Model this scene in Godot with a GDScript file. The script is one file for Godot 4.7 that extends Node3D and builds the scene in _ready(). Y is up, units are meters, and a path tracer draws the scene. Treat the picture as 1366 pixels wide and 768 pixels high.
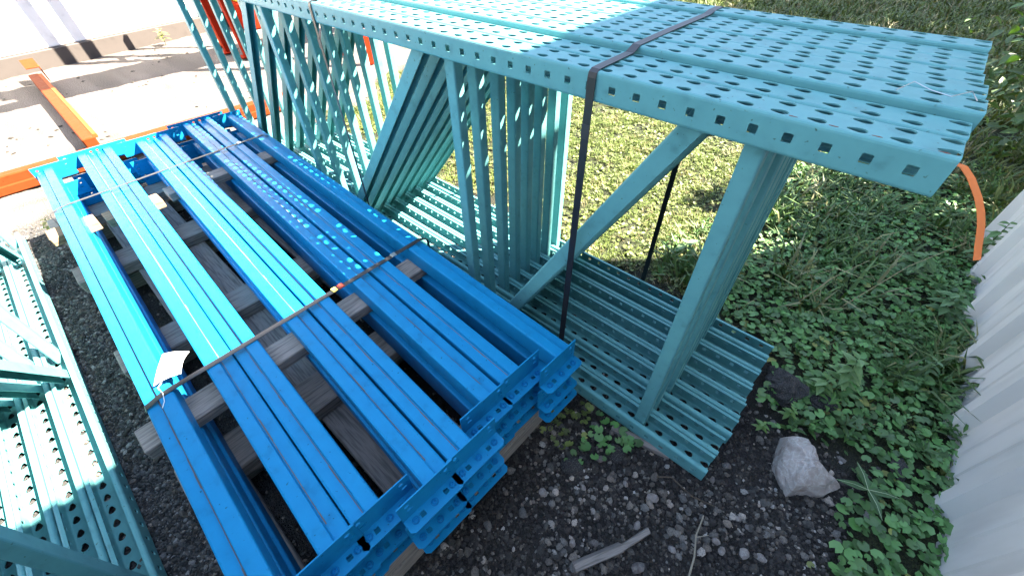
extends Node3D
# World: x = along the racks (u), y = up, -z = across towards the grass (v). Units are metres.

const W_POST := 0.0718
const PITCH := 0.0738
const D_POST := 0.056
const FRAME_H := 1.03
const FRAME_L := 3.15
const HOLE := 0.0508
const BEAM_L := 2.43
const BEAM_W := 0.067
const BEAM_H := 0.063

var used := {}
var M := {}
var rng := RandomNumberGenerator.new()
var noise := FastNoiseLite.new()
var noise2 := FastNoiseLite.new()


func P(u: float, y: float, v: float) -> Vector3:
	return Vector3(u, y, -v)


# ------------------------------------------------------------------ mesh builder
class MB:
	var st := SurfaceTool.new()
	var count := 0
	var smooth := false
	func _init(s := false) -> void:
		st.begin(Mesh.PRIMITIVE_TRIANGLES)
		smooth = s
	func tri(a: Vector3, b: Vector3, c: Vector3, hint: Vector3) -> void:
		var n := (c - a).cross(b - a)
		if n.length_squared() < 1e-16:
			return
		if n.dot(hint) < 0.0:
			var t := b
			b = c
			c = t
			n = -n
		n = n.normalized()
		for p: Vector3 in [a, b, c]:
			if not smooth:
				st.set_normal(n)
			st.set_uv(Vector2(p.x, p.z))
			st.add_vertex(p)
		count += 1
	func quad(a: Vector3, b: Vector3, c: Vector3, d: Vector3, hint: Vector3) -> void:
		tri(a, b, c, hint)
		tri(a, c, d, hint)
	func done() -> ArrayMesh:
		if smooth:
			st.index()
			st.generate_normals()
		return st.commit()
	# chamfered box
	func box(c: Vector3, s: Vector3, bev := 0.002, bs := Basis.IDENTITY) -> void:
		var h := s * 0.5
		var k := h - Vector3(bev, bev, bev)
		for ax in 3:
			for sg: float in [-1.0, 1.0]:
				var n := Vector3.ZERO
				n[ax] = sg
				var a1 := (ax + 1) % 3
				var a2 := (ax + 2) % 3
				var q: Array[Vector3] = []
				for e: Vector2 in [Vector2(-1, -1), Vector2(1, -1), Vector2(1, 1), Vector2(-1, 1)]:
					var p := Vector3.ZERO
					p[ax] = sg * h[ax]
					p[a1] = e.x * k[a1]
					p[a2] = e.y * k[a2]
					q.append(c + bs * p)
				quad(q[0], q[1], q[2], q[3], bs * n)
		if bev <= 0.0:
			return
		for ax in 3:
			var a1 := (ax + 1) % 3
			var a2 := (ax + 2) % 3
			for e: Vector2 in [Vector2(-1, -1), Vector2(1, -1), Vector2(1, 1), Vector2(-1, 1)]:
				var q: Array[Vector3] = []
				for f: Vector2 in [Vector2(-1, 0), Vector2(1, 0), Vector2(1, 1), Vector2(-1, 1)]:
					var p := Vector3.ZERO
					p[ax] = f.x * k[ax]
					p[a1] = e.x * (h[a1] if f.y == 0.0 else k[a1])
					p[a2] = e.y * (k[a2] if f.y == 0.0 else h[a2])
					q.append(c + bs * p)
				var n := Vector3.ZERO
				n[a1] = e.x
				n[a2] = e.y
				quad(q[0], q[1], q[2], q[3], bs * n)
		for e in 8:
			var s3 := Vector3(1 if e & 1 else -1, 1 if e & 2 else -1, 1 if e & 4 else -1)
			var pa := Vector3(h.x, k.y, k.z) * s3
			var pb := Vector3(k.x, h.y, k.z) * s3
			var pc := Vector3(k.x, k.y, h.z) * s3
			tri(c + bs * pa, c + bs * pb, c + bs * pc, bs * s3)
	# prism: closed outline (points given around), swept from o by vec; caps as a fan round their middle
	func prism(pts: Array, vec: Vector3, caps := true) -> void:
		var mid := Vector3.ZERO
		for p: Vector3 in pts:
			mid += p
		mid /= pts.size()
		var area := Vector3.ZERO
		for i in pts.size():
			area += (pts[i] - mid).cross(pts[(i + 1) % pts.size()] - mid)
		for i in pts.size():
			var a: Vector3 = pts[i]
			var b: Vector3 = pts[(i + 1) % pts.size()]
			var out := (b - a).cross(area)
			quad(a, b, b + vec, a + vec, out)
		if caps:
			for i in pts.size():
				var a: Vector3 = pts[i]
				var b: Vector3 = pts[(i + 1) % pts.size()]
				tri(a, b, mid, -vec)
				tri(a + vec, b + vec, mid + vec, vec)
	# flat sheet with holes. o corner, X/Y unit axes, N outward; cells: [x0, x1, hole points or []]
	func sheet(o: Vector3, X: Vector3, Y: Vector3, N: Vector3, y0: float, y1: float, cells: Array, t: float) -> void:
		for cl: Array in cells:
			var x0: float = cl[0]
			var x1: float = cl[1]
			var hp: PackedVector2Array = cl[2]
			if hp.is_empty():
				for k: float in [0.0, 1.0]:
					var of := o - N * t * k
					quad(of + X * x0 + Y * y0, of + X * x1 + Y * y0, of + X * x1 + Y * y1, of + X * x0 + Y * y1, N * (1.0 - 2.0 * k))
				continue
			var c := Vector2.ZERO
			for p in hp:
				c += p
			c /= hp.size()
			var angs: Array[float] = []
			for p in hp:
				angs.append((p - c).angle())
			for p: Vector2 in [Vector2(x0, y0), Vector2(x1, y0), Vector2(x1, y1), Vector2(x0, y1)]:
				angs.append((p - c).angle())
			angs.sort()
			var inn: Array[Vector2] = []
			var outp: Array[Vector2] = []
			for a in angs:
				var d := Vector2.from_angle(a)
				var best := 1e9
				for i in hp.size():
					var r: Variant = Geometry2D.segment_intersects_segment(c, c + d * 5.0, hp[i], hp[(i + 1) % hp.size()])
					if r != null:
						best = minf(best, (r as Vector2).distance_to(c))
				if best > 1e8:
					for p in hp:
						if absf((p - c).angle() - a) < 1e-4:
							best = p.distance_to(c)
				inn.append(c + d * best)
				var far := 1e9
				if absf(d.x) > 1e-6:
					far = minf(far, ((x1 if d.x > 0.0 else x0) - c.x) / d.x)
				if absf(d.y) > 1e-6:
					far = minf(far, ((y1 if d.y > 0.0 else y0) - c.y) / d.y)
				outp.append(c + d * far)
			for i in angs.size():
				var j := (i + 1) % angs.size()
				for k: float in [0.0, 1.0]:
					var of := o - N * t * k
					quad(of + X * inn[i].x + Y * inn[i].y, of + X * inn[j].x + Y * inn[j].y, of + X * outp[j].x + Y * outp[j].y, of + X * outp[i].x + Y * outp[i].y, N * (1.0 - 2.0 * k))
				var a := o + X * inn[i].x + Y * inn[i].y
				var b := o + X * inn[j].x + Y * inn[j].y
				var cc := o + X * c.x + Y * c.y
				quad(a, b, b - N * t, a - N * t, cc - a)
	# flat band swept along points; wid is the constant width direction
	func band(pts: Array, wid: Vector3, w: float, t: float) -> void:
		var ns: Array[Vector3] = []
		for i in pts.size():
			var tg: Vector3 = (pts[mini(i + 1, pts.size() - 1)] - pts[maxi(i - 1, 0)])
			ns.append(tg.cross(wid).normalized())
		for i in pts.size() - 1:
			var a: Vector3 = pts[i]
			var b: Vector3 = pts[i + 1]
			var hw := wid.normalized() * w * 0.5
			var na := ns[i] * t * 0.5
			var nb := ns[i + 1] * t * 0.5
			quad(a - hw + na, a + hw + na, b + hw + nb, b - hw + nb, na)
			quad(a - hw - na, a + hw - na, b + hw - nb, b - hw - nb, -na)
			quad(a + hw + na, a + hw - na, b + hw - nb, b + hw + nb, hw)
			quad(a - hw + na, a - hw - na, b - hw - nb, b - hw + nb, -hw)
			if i == 0:
				quad(a - hw + na, a + hw + na, a + hw - na, a - hw - na, a - b)
			if i == pts.size() - 2:
				quad(b - hw + nb, b + hw + nb, b + hw - nb, b - hw - nb, b - a)
	# round tube along points
	func tube(pts: Array, r0: float, r1: float, seg := 6) -> void:
		var rings: Array = []
		var up := Vector3(0.31, 0.2, 0.93).normalized()
		for i in pts.size():
			var tg: Vector3 = (pts[mini(i + 1, pts.size() - 1)] - pts[maxi(i - 1, 0)]).normalized()
			var a := tg.cross(up).normalized()
			var b := tg.cross(a).normalized()
			var r := lerpf(r0, r1, float(i) / (pts.size() - 1))
			var ring: Array[Vector3] = []
			for k in seg:
				var an := TAU * k / seg
				ring.append(pts[i] + (a * cos(an) + b * sin(an)) * r)
			rings.append(ring)
		for i in pts.size() - 1:
			for k in seg:
				var l := (k + 1) % seg
				quad(rings[i][k], rings[i][l], rings[i + 1][l], rings[i + 1][k], rings[i][k] + rings[i][l] - pts[i] * 2.0)
		for k in seg:
			var l := (k + 1) % seg
			tri(rings[0][k], rings[0][l], pts[0], pts[0] - pts[1])
			tri(rings[-1][k], rings[-1][l], pts[-1], pts[-1] - pts[-2])


# ------------------------------------------------------------------ scene helpers
func numbered(called: String) -> String:
	if not used.has(called):
		used[called] = 0
		return called
	used[called] += 1
	return "%s_%03d" % [called, used[called]]


func thing(called: String, label: String, category: String, at := Vector3.ZERO, group := "") -> Node3D:
	var o := Node3D.new()
	o.name = numbered(called)
	o.position = at
	add_child(o)
	tag(o, label, category, group)
	return o


func tag(o: Node3D, label: String, category: String, group := "") -> Node3D:
	o.set_meta("label", label)
	o.set_meta("category", category)
	o.set_meta("kind", "thing")
	if group != "":
		o.set_meta("group", group)
	return o


func part(called: String, mesh: Mesh, mat: Material, parent: Node, at := Vector3.ZERO, turn := Vector3.ZERO) -> MeshInstance3D:
	var o := MeshInstance3D.new()
	o.name = called if parent != self else numbered(called)
	o.mesh = mesh
	o.material_override = mat
	o.position = at
	o.rotation = turn
	o.cast_shadow = GeometryInstance3D.SHADOW_CASTING_SETTING_ON
	parent.add_child(o, true)
	return o


func solo(called: String, mesh: Mesh, mat: Material, label: String, category: String, at := Vector3.ZERO, group := "") -> MeshInstance3D:
	var o := part(called, mesh, mat, self, at)
	tag(o, label, category, group)
	return o


func copy(o: Node3D, base: String, label: String) -> Node3D:
	var c: Node3D = o.duplicate()
	c.name = numbered(base)
	add_child(c)
	c.set_meta("label", label)
	return c


func many(called: String, mesh: Mesh, mat: Material, xf: Array, cols: Array, label: String, category: String) -> void:
	var mm := MultiMesh.new()
	mm.transform_format = MultiMesh.TRANSFORM_3D
	mm.use_colors = true
	mm.mesh = mesh
	mm.instance_count = xf.size()
	for i in xf.size():
		mm.set_instance_transform(i, xf[i])
		mm.set_instance_color(i, cols[i])
	var o := MultiMeshInstance3D.new()
	o.name = numbered(called)
	o.multimesh = mm
	o.material_override = mat
	add_child(o)
	o.set_meta("kind", "stuff")
	o.set_meta("label", label)
	o.set_meta("category", category)


# ------------------------------------------------------------------ materials
func lin(r: float, g: float, b: float) -> Color:
	return Color(r, g, b).linear_to_srgb()


func noise_tex(freq: float, ramp: Array, seed_n: int, fractal := 4, size := 512, kind := FastNoiseLite.TYPE_SIMPLEX_SMOOTH, normal := false) -> NoiseTexture2D:
	var n := FastNoiseLite.new()
	n.noise_type = kind
	n.seed = seed_n
	n.frequency = freq
	n.fractal_octaves = fractal
	var t := NoiseTexture2D.new()
	t.width = size
	t.height = size
	t.seamless = true
	t.noise = n
	if normal:
		t.as_normal_map = true
		t.bump_strength = 6.0
	else:
		var g := Gradient.new()
		var offs: PackedFloat32Array = []
		var cs: PackedColorArray = []
		for r: Array in ramp:
			offs.append(r[0])
			cs.append(r[1])
		g.offsets = offs
		g.colors = cs
		t.color_ramp = g
	return t


func gray(v: float) -> Color:
	return Color(v, v, v)


func mat(col: Color, rough: float, metal := 0.0) -> StandardMaterial3D:
	var m := StandardMaterial3D.new()
	m.albedo_color = col
	m.roughness = rough
	m.metallic = metal
	m.cull_mode = BaseMaterial3D.CULL_DISABLED
	return m


func paint(col: Color, rough: float, tex: Texture2D, detail: Texture2D) -> StandardMaterial3D:
	var m := mat(col, rough)
	m.albedo_texture = tex
	m.uv1_triplanar = true
	m.uv1_world_triplanar = true
	m.uv1_scale = Vector3(2.3, 2.3, 2.3)
	m.detail_enabled = true
	m.detail_blend_mode = BaseMaterial3D.BLEND_MODE_MUL
	m.detail_albedo = detail
	m.detail_uv_layer = BaseMaterial3D.DETAIL_UV_1
	m.roughness_texture = M.rough_tex
	return m


func wood(col: Color, sc: Vector3) -> StandardMaterial3D:
	var m := mat(col, 0.9)
	m.albedo_texture = M.grain
	m.uv1_triplanar = true
	m.uv1_scale = sc
	m.heightmap_enabled = true
	m.heightmap_texture = M.grain
	m.heightmap_scale = 0.25
	return m


func make_materials() -> void:
	M.rough_tex = noise_tex(0.02, [[0.0, gray(0.75)], [0.5, gray(0.9)], [1.0, gray(1.0)]], 5)
	var grime := noise_tex(0.012, [[0.0, gray(0.86)], [0.3, gray(0.97)], [0.7, gray(1.0)], [1.0, gray(0.96)]], 11, 5)
	var specks := noise_tex(0.06, [[0.0, Color(0.6, 0.5, 0.42)], [0.09, Color(0.72, 0.66, 0.6)], [0.15, gray(1.0)], [1.0, gray(1.0)]], 21, 3)
	M.grain = noise_tex(0.02, [[0.0, gray(0.62)], [0.4, gray(0.84)], [0.6, gray(0.97)], [1.0, gray(0.8)]], 31, 5)
	M.teal = paint(lin(0.102, 0.292, 0.308), 0.42, grime, specks)
	M.blue = paint(lin(0.008, 0.20, 0.42), 0.42, grime, specks)
	M.blue.metallic_specular = 0.22
	M.teal.metallic_specular = 0.3
	M.orange = paint(lin(0.15, 0.030, 0.009), 0.6, grime, specks)
	M.red = paint(lin(0.26, 0.018, 0.006), 0.5, grime, specks)
	M.yellow = paint(lin(0.62, 0.45, 0.03), 0.5, grime, specks)
	M.faded = paint(lin(0.27, 0.065, 0.02), 0.6, grime, specks)
	M.rust = mat(lin(0.16, 0.06, 0.04), 0.9)
	M.dirt = mat(lin(0.11, 0.10, 0.10), 1.0)
	M.bolt = mat(lin(0.004, 0.14, 0.34), 0.45)
	M.bolt.metallic_specular = 0.2
	M.strap = mat(lin(0.011, 0.010, 0.011), 0.4)
	M.strap_grey = mat(lin(0.018, 0.018, 0.021), 0.5)
	M.seal = mat(lin(0.5, 0.5, 0.5), 0.3, 0.9)
	M.buckle_red = mat(lin(0.5, 0.05, 0.02), 0.5)
	M.buckle_yel = mat(lin(0.6, 0.5, 0.1), 0.5)
	for k: String in ["orange", "red", "faded"]:
		M[k].metallic_specular = 0.08
	M.ribbon = mat(lin(0.75, 0.20, 0.05), 0.6)
	M.ribbon.backlight_enabled = true
	M.ribbon.backlight = Color(0.3, 0.1, 0.03)
	M.paper = mat(lin(0.8, 0.79, 0.76), 0.8)
	M.wood_u = wood(lin(0.29, 0.268, 0.25), Vector3(0.6, 9, 9))
	M.wood_v = wood(lin(0.30, 0.268, 0.24), Vector3(9, 9, 0.6))
	M.wood_fresh = wood(lin(0.34, 0.22, 0.13), Vector3(7, 7, 0.8))
	M.stick = wood(lin(0.24, 0.215, 0.20), Vector3(0.9, 14, 14))
	# ground
	var g := StandardMaterial3D.new()
	g.vertex_color_use_as_albedo = true
	g.albedo_texture = noise_tex(0.05, [[0.0, gray(0.45)], [0.45, gray(0.8)], [0.7, gray(1.0)], [1.0, gray(0.9)]], 41, 5, 1024)
	g.uv1_triplanar = true
	g.uv1_world_triplanar = true
	g.uv1_scale = Vector3(1.7, 1.7, 1.7)
	g.roughness = 1.0
	g.heightmap_enabled = true
	g.heightmap_texture = noise_tex(0.09, [[0.0, gray(0.0)], [1.0, gray(1.0)]], 43, 4, 1024)
	g.heightmap_scale = 1.2
	g.cull_mode = BaseMaterial3D.CULL_DISABLED
	M.ground = g
	var pv := mat(Color.WHITE, 0.9)
	pv.vertex_color_use_as_albedo = true
	M.tint = pv
	var st := mat(Color.WHITE, 0.85)
	st.vertex_color_use_as_albedo = true
	st.albedo_texture = noise_tex(0.04, [[0.0, gray(0.55)], [0.5, gray(0.9)], [1.0, gray(1.0)]], 47, 4)
	st.uv1_triplanar = true
	st.uv1_world_triplanar = true
	st.uv1_scale = Vector3(9, 9, 9)
	M.stone = st
	var lf := mat(Color.WHITE, 0.55)
	lf.vertex_color_use_as_albedo = true
	lf.backlight_enabled = true
	lf.backlight = Color(0.45, 0.5, 0.2)
	M.leaf = lf
	M.siding = mat(lin(0.62, 0.615, 0.60), 0.55)
	M.siding.albedo_texture = noise_tex(0.01, [[0.0, gray(0.9)], [0.5, gray(0.98)], [1.0, gray(1.0)]], 53, 5)
	M.siding.uv1_triplanar = true
	M.siding.uv1_world_triplanar = true
	M.siding.uv1_scale = Vector3(1.2, 0.35, 1.2)
	M.white_wall = mat(lin(0.78, 0.78, 0.77), 0.6)
	M.white_wall.albedo_texture = grime
	M.white_wall.uv1_triplanar = true
	M.white_wall.uv1_world_triplanar = true
	M.base_strip = mat(lin(0.055, 0.046, 0.042), 0.8)
	M.base_strip.albedo_texture = grime
	M.base_strip.uv1_triplanar = true
	M.base_strip.uv1_world_triplanar = true
	M.bark = wood(lin(0.10, 0.075, 0.055), Vector3(8, 1.5, 8))
	var q := mat(lin(0.56, 0.54, 0.52), 0.75)
	q.albedo_texture = noise_tex(0.014, [[0.0, Color(0.6, 0.54, 0.52)], [0.46, Color(0.84, 0.81, 0.80)], [0.5, Color(1, 1, 1)], [0.54, Color(0.84, 0.82, 0.81)], [1.0, Color(0.74, 0.71, 0.70)]], 61, 5)
	q.uv1_triplanar = true
	q.uv1_scale = Vector3(3.5, 3.5, 3.5)
	q.heightmap_enabled = true
	q.heightmap_texture = q.albedo_texture
	q.heightmap_scale = 0.6
	M.quartz = q
	var asph := mat(lin(0.13, 0.125, 0.125), 0.95)
	asph.albedo_texture = noise_tex(0.12, [[0.0, gray(0.3)], [0.5, gray(0.5)], [0.66, gray(0.62)], [0.74, gray(1.0)], [1.0, gray(1.0)]], 67, 3)
	asph.uv1_triplanar = true
	asph.uv1_scale = Vector3(3.6, 3.6, 3.6)
	asph.heightmap_enabled = true
	asph.heightmap_texture = asph.albedo_texture
	asph.heightmap_scale = 0.5
	M.asphalt = asph


# ------------------------------------------------------------------ upright frames
func teardrop(c: Vector2) -> PackedVector2Array:
	var p: PackedVector2Array = []
	for i in 9:
		var a := deg_to_rad(-112.0 + 28.0 * i)
		p.append(c + Vector2(-0.0045, 0) + Vector2(-cos(a), sin(a)) * 0.0090)
	for i in 4:
		var a := deg_to_rad(112.0 + 45.0 * i)
		p.append(c + Vector2(0.0085, 0) + Vector2(-cos(a), sin(a)) * 0.0042)
	return p


func square_hole(c: Vector2, s := 0.0071) -> PackedVector2Array:
	var p: PackedVector2Array = []
	var k := 0.84
	for e: Vector2 in [Vector2(-1, -k), Vector2(-k, -1), Vector2(k, -1), Vector2(1, -k), Vector2(1, k), Vector2(k, 1), Vector2(-k, 1), Vector2(-1, k)]:
		p.append(c + e * s)
	return p


func hole_cells(first: float, n: int, length: float, yc: float, kind: int) -> Array:
	var cells := []
	var x0 := 0.0
	for i in n:
		var c := first + HOLE * i
		var x1 := c + HOLE * 0.5 if i < n - 1 else length
		cells.append([x0, x1, teardrop(Vector2(c, yc)) if kind == 0 else square_hole(Vector2(c, yc))])
		x0 = x1
	return cells


# a channel post: web down at y = 0, open side up, lips at the top. x runs from 0 to -length, z from 0 to -W_POST
func post_mesh(length: float, holes: int) -> ArrayMesh:
	var mb := MB.new()
	var t := 0.0021
	var r := 0.006
	var w := W_POST
	var d := D_POST
	var X := Vector3(-1, 0, 0)
	# web (two rows)
	mb.sheet(Vector3.ZERO, X, P(0, 0, 1), Vector3(0, -1, 0), r, w * 0.5, hole_cells(0.0133, holes, length, w * 0.5 - 0.0195, 0), t)
	mb.sheet(Vector3.ZERO, X, P(0, 0, 1), Vector3(0, -1, 0), w * 0.5, w - r, hole_cells(0.0133, holes, length, w * 0.5 + 0.0195, 0), t)
	# side flanges
	mb.sheet(Vector3.ZERO, X, Vector3.UP, P(0, 0, -1), r, d - r, hole_cells(0.0363, holes, length, d * 0.5, 1), t)
	mb.sheet(P(0, 0, w), X, Vector3.UP, P(0, 0, 1), r, d - r, hole_cells(0.0363, holes, length, d * 0.5, 1), t)
	# corners and lips as pairs of skins (a across, b up)
	var arcs := [[Vector2(r, r), PI, 1.5 * PI], [Vector2(w - r, r), 1.5 * PI, TAU], [Vector2(r, d - r), PI, 0.5 * PI], [Vector2(w - r, d - r), 0.0, 0.5 * PI]]
	var lines := []
	for ar: Array in arcs:
		var o: Array[Vector2] = []
		var n: Array[Vector2] = []
		for k in 4:
			var a := lerpf(ar[1], ar[2], k / 3.0)
			o.append(ar[0] + Vector2(cos(a), sin(a)) * r)
			n.append(ar[0] + Vector2(cos(a), sin(a)) * (r - t))
		lines.append([o, n])
	lines[2][0].append(Vector2(0.0132, d))
	lines[2][1].append(Vector2(0.0132, d - t))
	lines[3][0].append(Vector2(w - 0.0132, d))
	lines[3][1].append(Vector2(w - 0.0132, d - t))
	var L := Vector3(-length, 0, 0)
	for ln: Array in lines:
		var o: Array = ln[0]
		var n: Array = ln[1]
		for i in o.size() - 1:
			var a := P(0, o[i].y, o[i].x)
			var b := P(0, o[i + 1].y, o[i + 1].x)
			var c := P(0, n[i].y, n[i].x)
			var e := P(0, n[i + 1].y, n[i + 1].x)
			var out := (a + b - c - e)
			mb.quad(a, b, b + L, a + L, out)
			mb.quad(c, e, e + L, c + L, -out)
			mb.quad(a, b, e, c, Vector3.RIGHT)
			mb.quad(a + L, b + L, e + L, c + L, Vector3.LEFT)
		if o.size() > 4:
			var a := P(0, o[4].y, o[4].x)
			var c := P(0, n[4].y, n[4].x)
			mb.quad(a, c, c + L, a + L, P(0, 0, w * 0.5 - o[4].x))
	# end faces of the flat sheets
	for x: float in [0.0, -length]:
		var h := Vector3.RIGHT if x == 0.0 else Vector3.LEFT
		mb.quad(P(x, 0, r), P(x, 0, w - r), P(x, t, w - r), P(x, t, r), h)
		mb.quad(P(x, r, 0), P(x, d - r, 0), P(x, d - r, t), P(x, r, t), h)
		mb.quad(P(x, r, w), P(x, d - r, w), P(x, d - r, w - t), P(x, r, w - t), h)
	return mb.done()


# channel brace in the frame's plane from (u0,y0) to (u1,y1); the open side looks along +n * side
func brace_mesh(u0: float, y0: float, u1: float, y1: float, open: float, w := 0.042) -> ArrayMesh:
	var mb := MB.new()
	var a := P(u0, y0, W_POST * 0.5)
	var b := P(u1, y1, W_POST * 0.5)
	var d := (b - a).normalized()
	var n := Vector3(d.y, -d.x, 0) * open   # across the brace, in the frame's plane
	if n.x * open < 0.0:
		n = -n
	var v := P(0, 0, 1)
	var h := 0.031
	var t := 0.0022
	var r := 0.005
	# outer and inner outlines of the C, from one lip round the web to the other
	var o2: Array[Vector2] = []
	var i2: Array[Vector2] = []
	o2.append(Vector2(w * 0.5, -h * 0.5))
	i2.append(Vector2(w * 0.5, -h * 0.5 + t))
	for k in 4:
		var an := -PI * 0.5 - PI * 0.5 * k / 3.0
		o2.append(Vector2(-w * 0.5 + r, -h * 0.5 + r) + Vector2(cos(an), sin(an)) * r)
		i2.append(Vector2(-w * 0.5 + r, -h * 0.5 + r) + Vector2(cos(an), sin(an)) * (r - t))
	for k in 4:
		var an := PI - PI * 0.5 * k / 3.0
		o2.append(Vector2(-w * 0.5 + r, h * 0.5 - r) + Vector2(cos(an), sin(an)) * r)
		i2.append(Vector2(-w * 0.5 + r, h * 0.5 - r) + Vector2(cos(an), sin(an)) * (r - t))
	o2.append(Vector2(w * 0.5, h * 0.5))
	i2.append(Vector2(w * 0.5, h * 0.5 - t))
	for i in o2.size() - 1:
		var oa := n * o2[i].x + v * o2[i].y
		var ob := n * o2[i + 1].x + v * o2[i + 1].y
		var ia := n * i2[i].x + v * i2[i].y
		var ib := n * i2[i + 1].x + v * i2[i + 1].y
		mb.quad(a + oa, a + ob, b + ob, b + oa, oa + ob - ia - ib)
		mb.quad(a + ia, a + ib, b + ib, b + ia, ia + ib - oa - ob)
		mb.quad(a + oa, a + ob, a + ib, a + ia, -d)
		mb.quad(b + oa, b + ob, b + ib, b + ia, d)
	for i: int in [0, o2.size() - 1]:
		var oa := n * o2[i].x + v * o2[i].y
		var ia := n * i2[i].x + v * i2[i].y
		mb.quad(a + oa, a + ia, b + ia, b + oa, n)
	return mb.done()


func make_frame(label: String, group: String) -> Node3D:
	var f := thing("upright_frame", label, "upright frame", Vector3.ZERO, group)
	var pm := post_mesh(FRAME_L, 61)
	part("post", pm, M.teal, f)
	part("post", pm, M.teal, f, P(0, FRAME_H, W_POST), Vector3(PI, 0, 0))
	for u: float in [-0.228, -0.975, -2.05, -3.095]:
		part("horizontal_brace", brace_mesh(u, 0.012, u, FRAME_H - 0.012, -1.0, 0.035), M.teal, f)
	for q: Array in [[-0.875, -0.316], [-1.925, -1.065], [-2.90, -2.16]]:
		part("diagonal_brace", brace_mesh(q[0], 0.02, q[1], FRAME_H - 0.02, 1.0), M.teal, f)
	return f


# ------------------------------------------------------------------ blue beams
func beam_mesh() -> ArrayMesh:
	var mb := MB.new()
	var w := BEAM_W * 0.5
	var h := BEAM_H
	var k := h - 0.0125
	var prof: Array = []
	for p: Vector2 in [Vector2(-w + 0.004, 0), Vector2(-w + 0.001, 0.001), Vector2(-w, 0.004), Vector2(-w, h - 0.005), Vector2(-w + 0.0015, h - 0.0015), Vector2(-w + 0.005, h),
		Vector2(-0.003, h), Vector2(-0.0008, h - 0.0008), Vector2(0.0, h - 0.003), Vector2(0.0012, k + 0.001), Vector2(0.003, k),
		Vector2(w - 0.005, k), Vector2(w - 0.0015, k - 0.0015), Vector2(w, k - 0.005), Vector2(w, 0.004), Vector2(w - 0.001, 0.001), Vector2(w - 0.004, 0)]:
		prof.append(P(BEAM_L * 0.5, p.y, p.x))
	mb.prism(prof, Vector3(-BEAM_L, 0, 0))
	return mb.done()


# angle connector: plate standing across the beam's end at x = 0..0.003, flange reaching out to +x
func connector_mesh() -> ArrayMesh:
	var mb := MB.new()
	var t := 0.003
	var hl := 0.073
	var top := 0.074
	var V := P(0, 0, 1)
	var X := Vector3(1, 0, 0)
	# plate: lower row plain with slots, upper row with round-ended holes
	var low := []
	var high := []
	var x0 := -hl
	for c: float in [-0.052, 0.052]:
		var ov: PackedVector2Array = []
		var sl: PackedVector2Array = []
		for i in 8:
			var a := TAU * i / 8.0
			ov.append(Vector2(c + cos(a) * 0.0062, 0.057 + sin(a) * 0.0052))
		for e: Vector2 in [Vector2(-1, -1), Vector2(1, -1), Vector2(1, 1), Vector2(-1, 1)]:
			sl.append(Vector2(c + 0.004 + e.x * 0.0065, 0.035 + e.y * 0.0032))
		var x1 := 0.0 if c < 0.0 else hl
		low.append([x0, x1, sl])
		high.append([x0, x1, ov])
		x0 = x1
	mb.sheet(Vector3(t, 0, 0), V, Vector3.UP, X, t, 0.046, low, t)
	mb.sheet(Vector3(t, 0, 0), V, Vector3.UP, X, 0.046, top, high, t)
	mb.quad(P(0, top, -hl), P(t, top, -hl), P(t, top, hl), P(0, top, hl), Vector3.UP)
	for s: float in [-1.0, 1.0]:
		mb.quad(P(0, 0, s * hl), P(t, 0, s * hl), P(t, top, s * hl), P(0, top, s * hl), P(0, 0, s))
	# flange
	var fl := []
	x0 = -hl
	for c: float in [-0.032, 0.032]:
		var x1 := 0.0 if c < 0.0 else hl
		fl.append([x0, x1, square_hole(Vector2(c, 0.019), 0.006)])
		x0 = x1
	mb.sheet(Vector3(0, t, 0), V, X, Vector3.UP, t, 0.031, fl, t)
	mb.quad(P(0, 0, -hl), P(0, 0, hl), P(t, 0, hl), P(t, 0, -hl), Vector3.DOWN)
	mb.quad(P(0, t, -hl), P(0, t, hl), P(t, t, hl), P(t, t, -hl), Vector3.UP)
	var a := [P(0.031, t, -hl), P(0.031, t, hl), P(0.039, t, hl - 0.009), P(0.039, t, -hl + 0.009)]
	var dn := Vector3(0, -t, 0)
	mb.quad(a[0], a[1], a[2], a[3], Vector3.UP)
	mb.quad(a[0] + dn, a[1] + dn, a[2] + dn, a[3] + dn, Vector3.DOWN)
	mb.quad(a[2], a[3], a[3] + dn, a[2] + dn, X)
	mb.quad(a[1], a[2], a[2] + dn, a[1] + dn, P(1, 0, 1))
	mb.quad(a[0], a[3], a[3] + dn, a[0] + dn, P(1, 0, -1))
	for s: float in [-1.0, 1.0]:
		mb.quad(P(t, 0, s * hl), P(0.031, 0, s * hl), P(0.031, t, s * hl), P(t, t, s * hl), P(0, 0, s))
	return mb.done()


func rivet_mesh(r := 0.0072, h := 0.0062) -> ArrayMesh:
	var mb := MB.new()
	var seg := 10
	var prof := [Vector2(r * 1.25, 0.0), Vector2(r * 1.25, 0.0008), Vector2(r, 0.001), Vector2(r * 0.95, h * 0.75), Vector2(r * 0.6, h), Vector2(r * 0.45, h), Vector2(r * 0.35, h * 0.8), Vector2(0.0001, h * 0.8)]
	for i in prof.size() - 1:
		for k in seg:
			var a := TAU * k / seg
			var b := TAU * (k + 1) / seg
			var p0: Vector2 = prof[i]
			var p1: Vector2 = prof[i + 1]
			mb.quad(Vector3(cos(a) * p0.x, p0.y, sin(a) * p0.x), Vector3(cos(b) * p0.x, p0.y, sin(b) * p0.x), Vector3(cos(b) * p1.x, p1.y, sin(b) * p1.x), Vector3(cos(a) * p1.x, p1.y, sin(a) * p1.x), Vector3(cos(a), 1.5, sin(a)))
	return mb.done()


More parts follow.
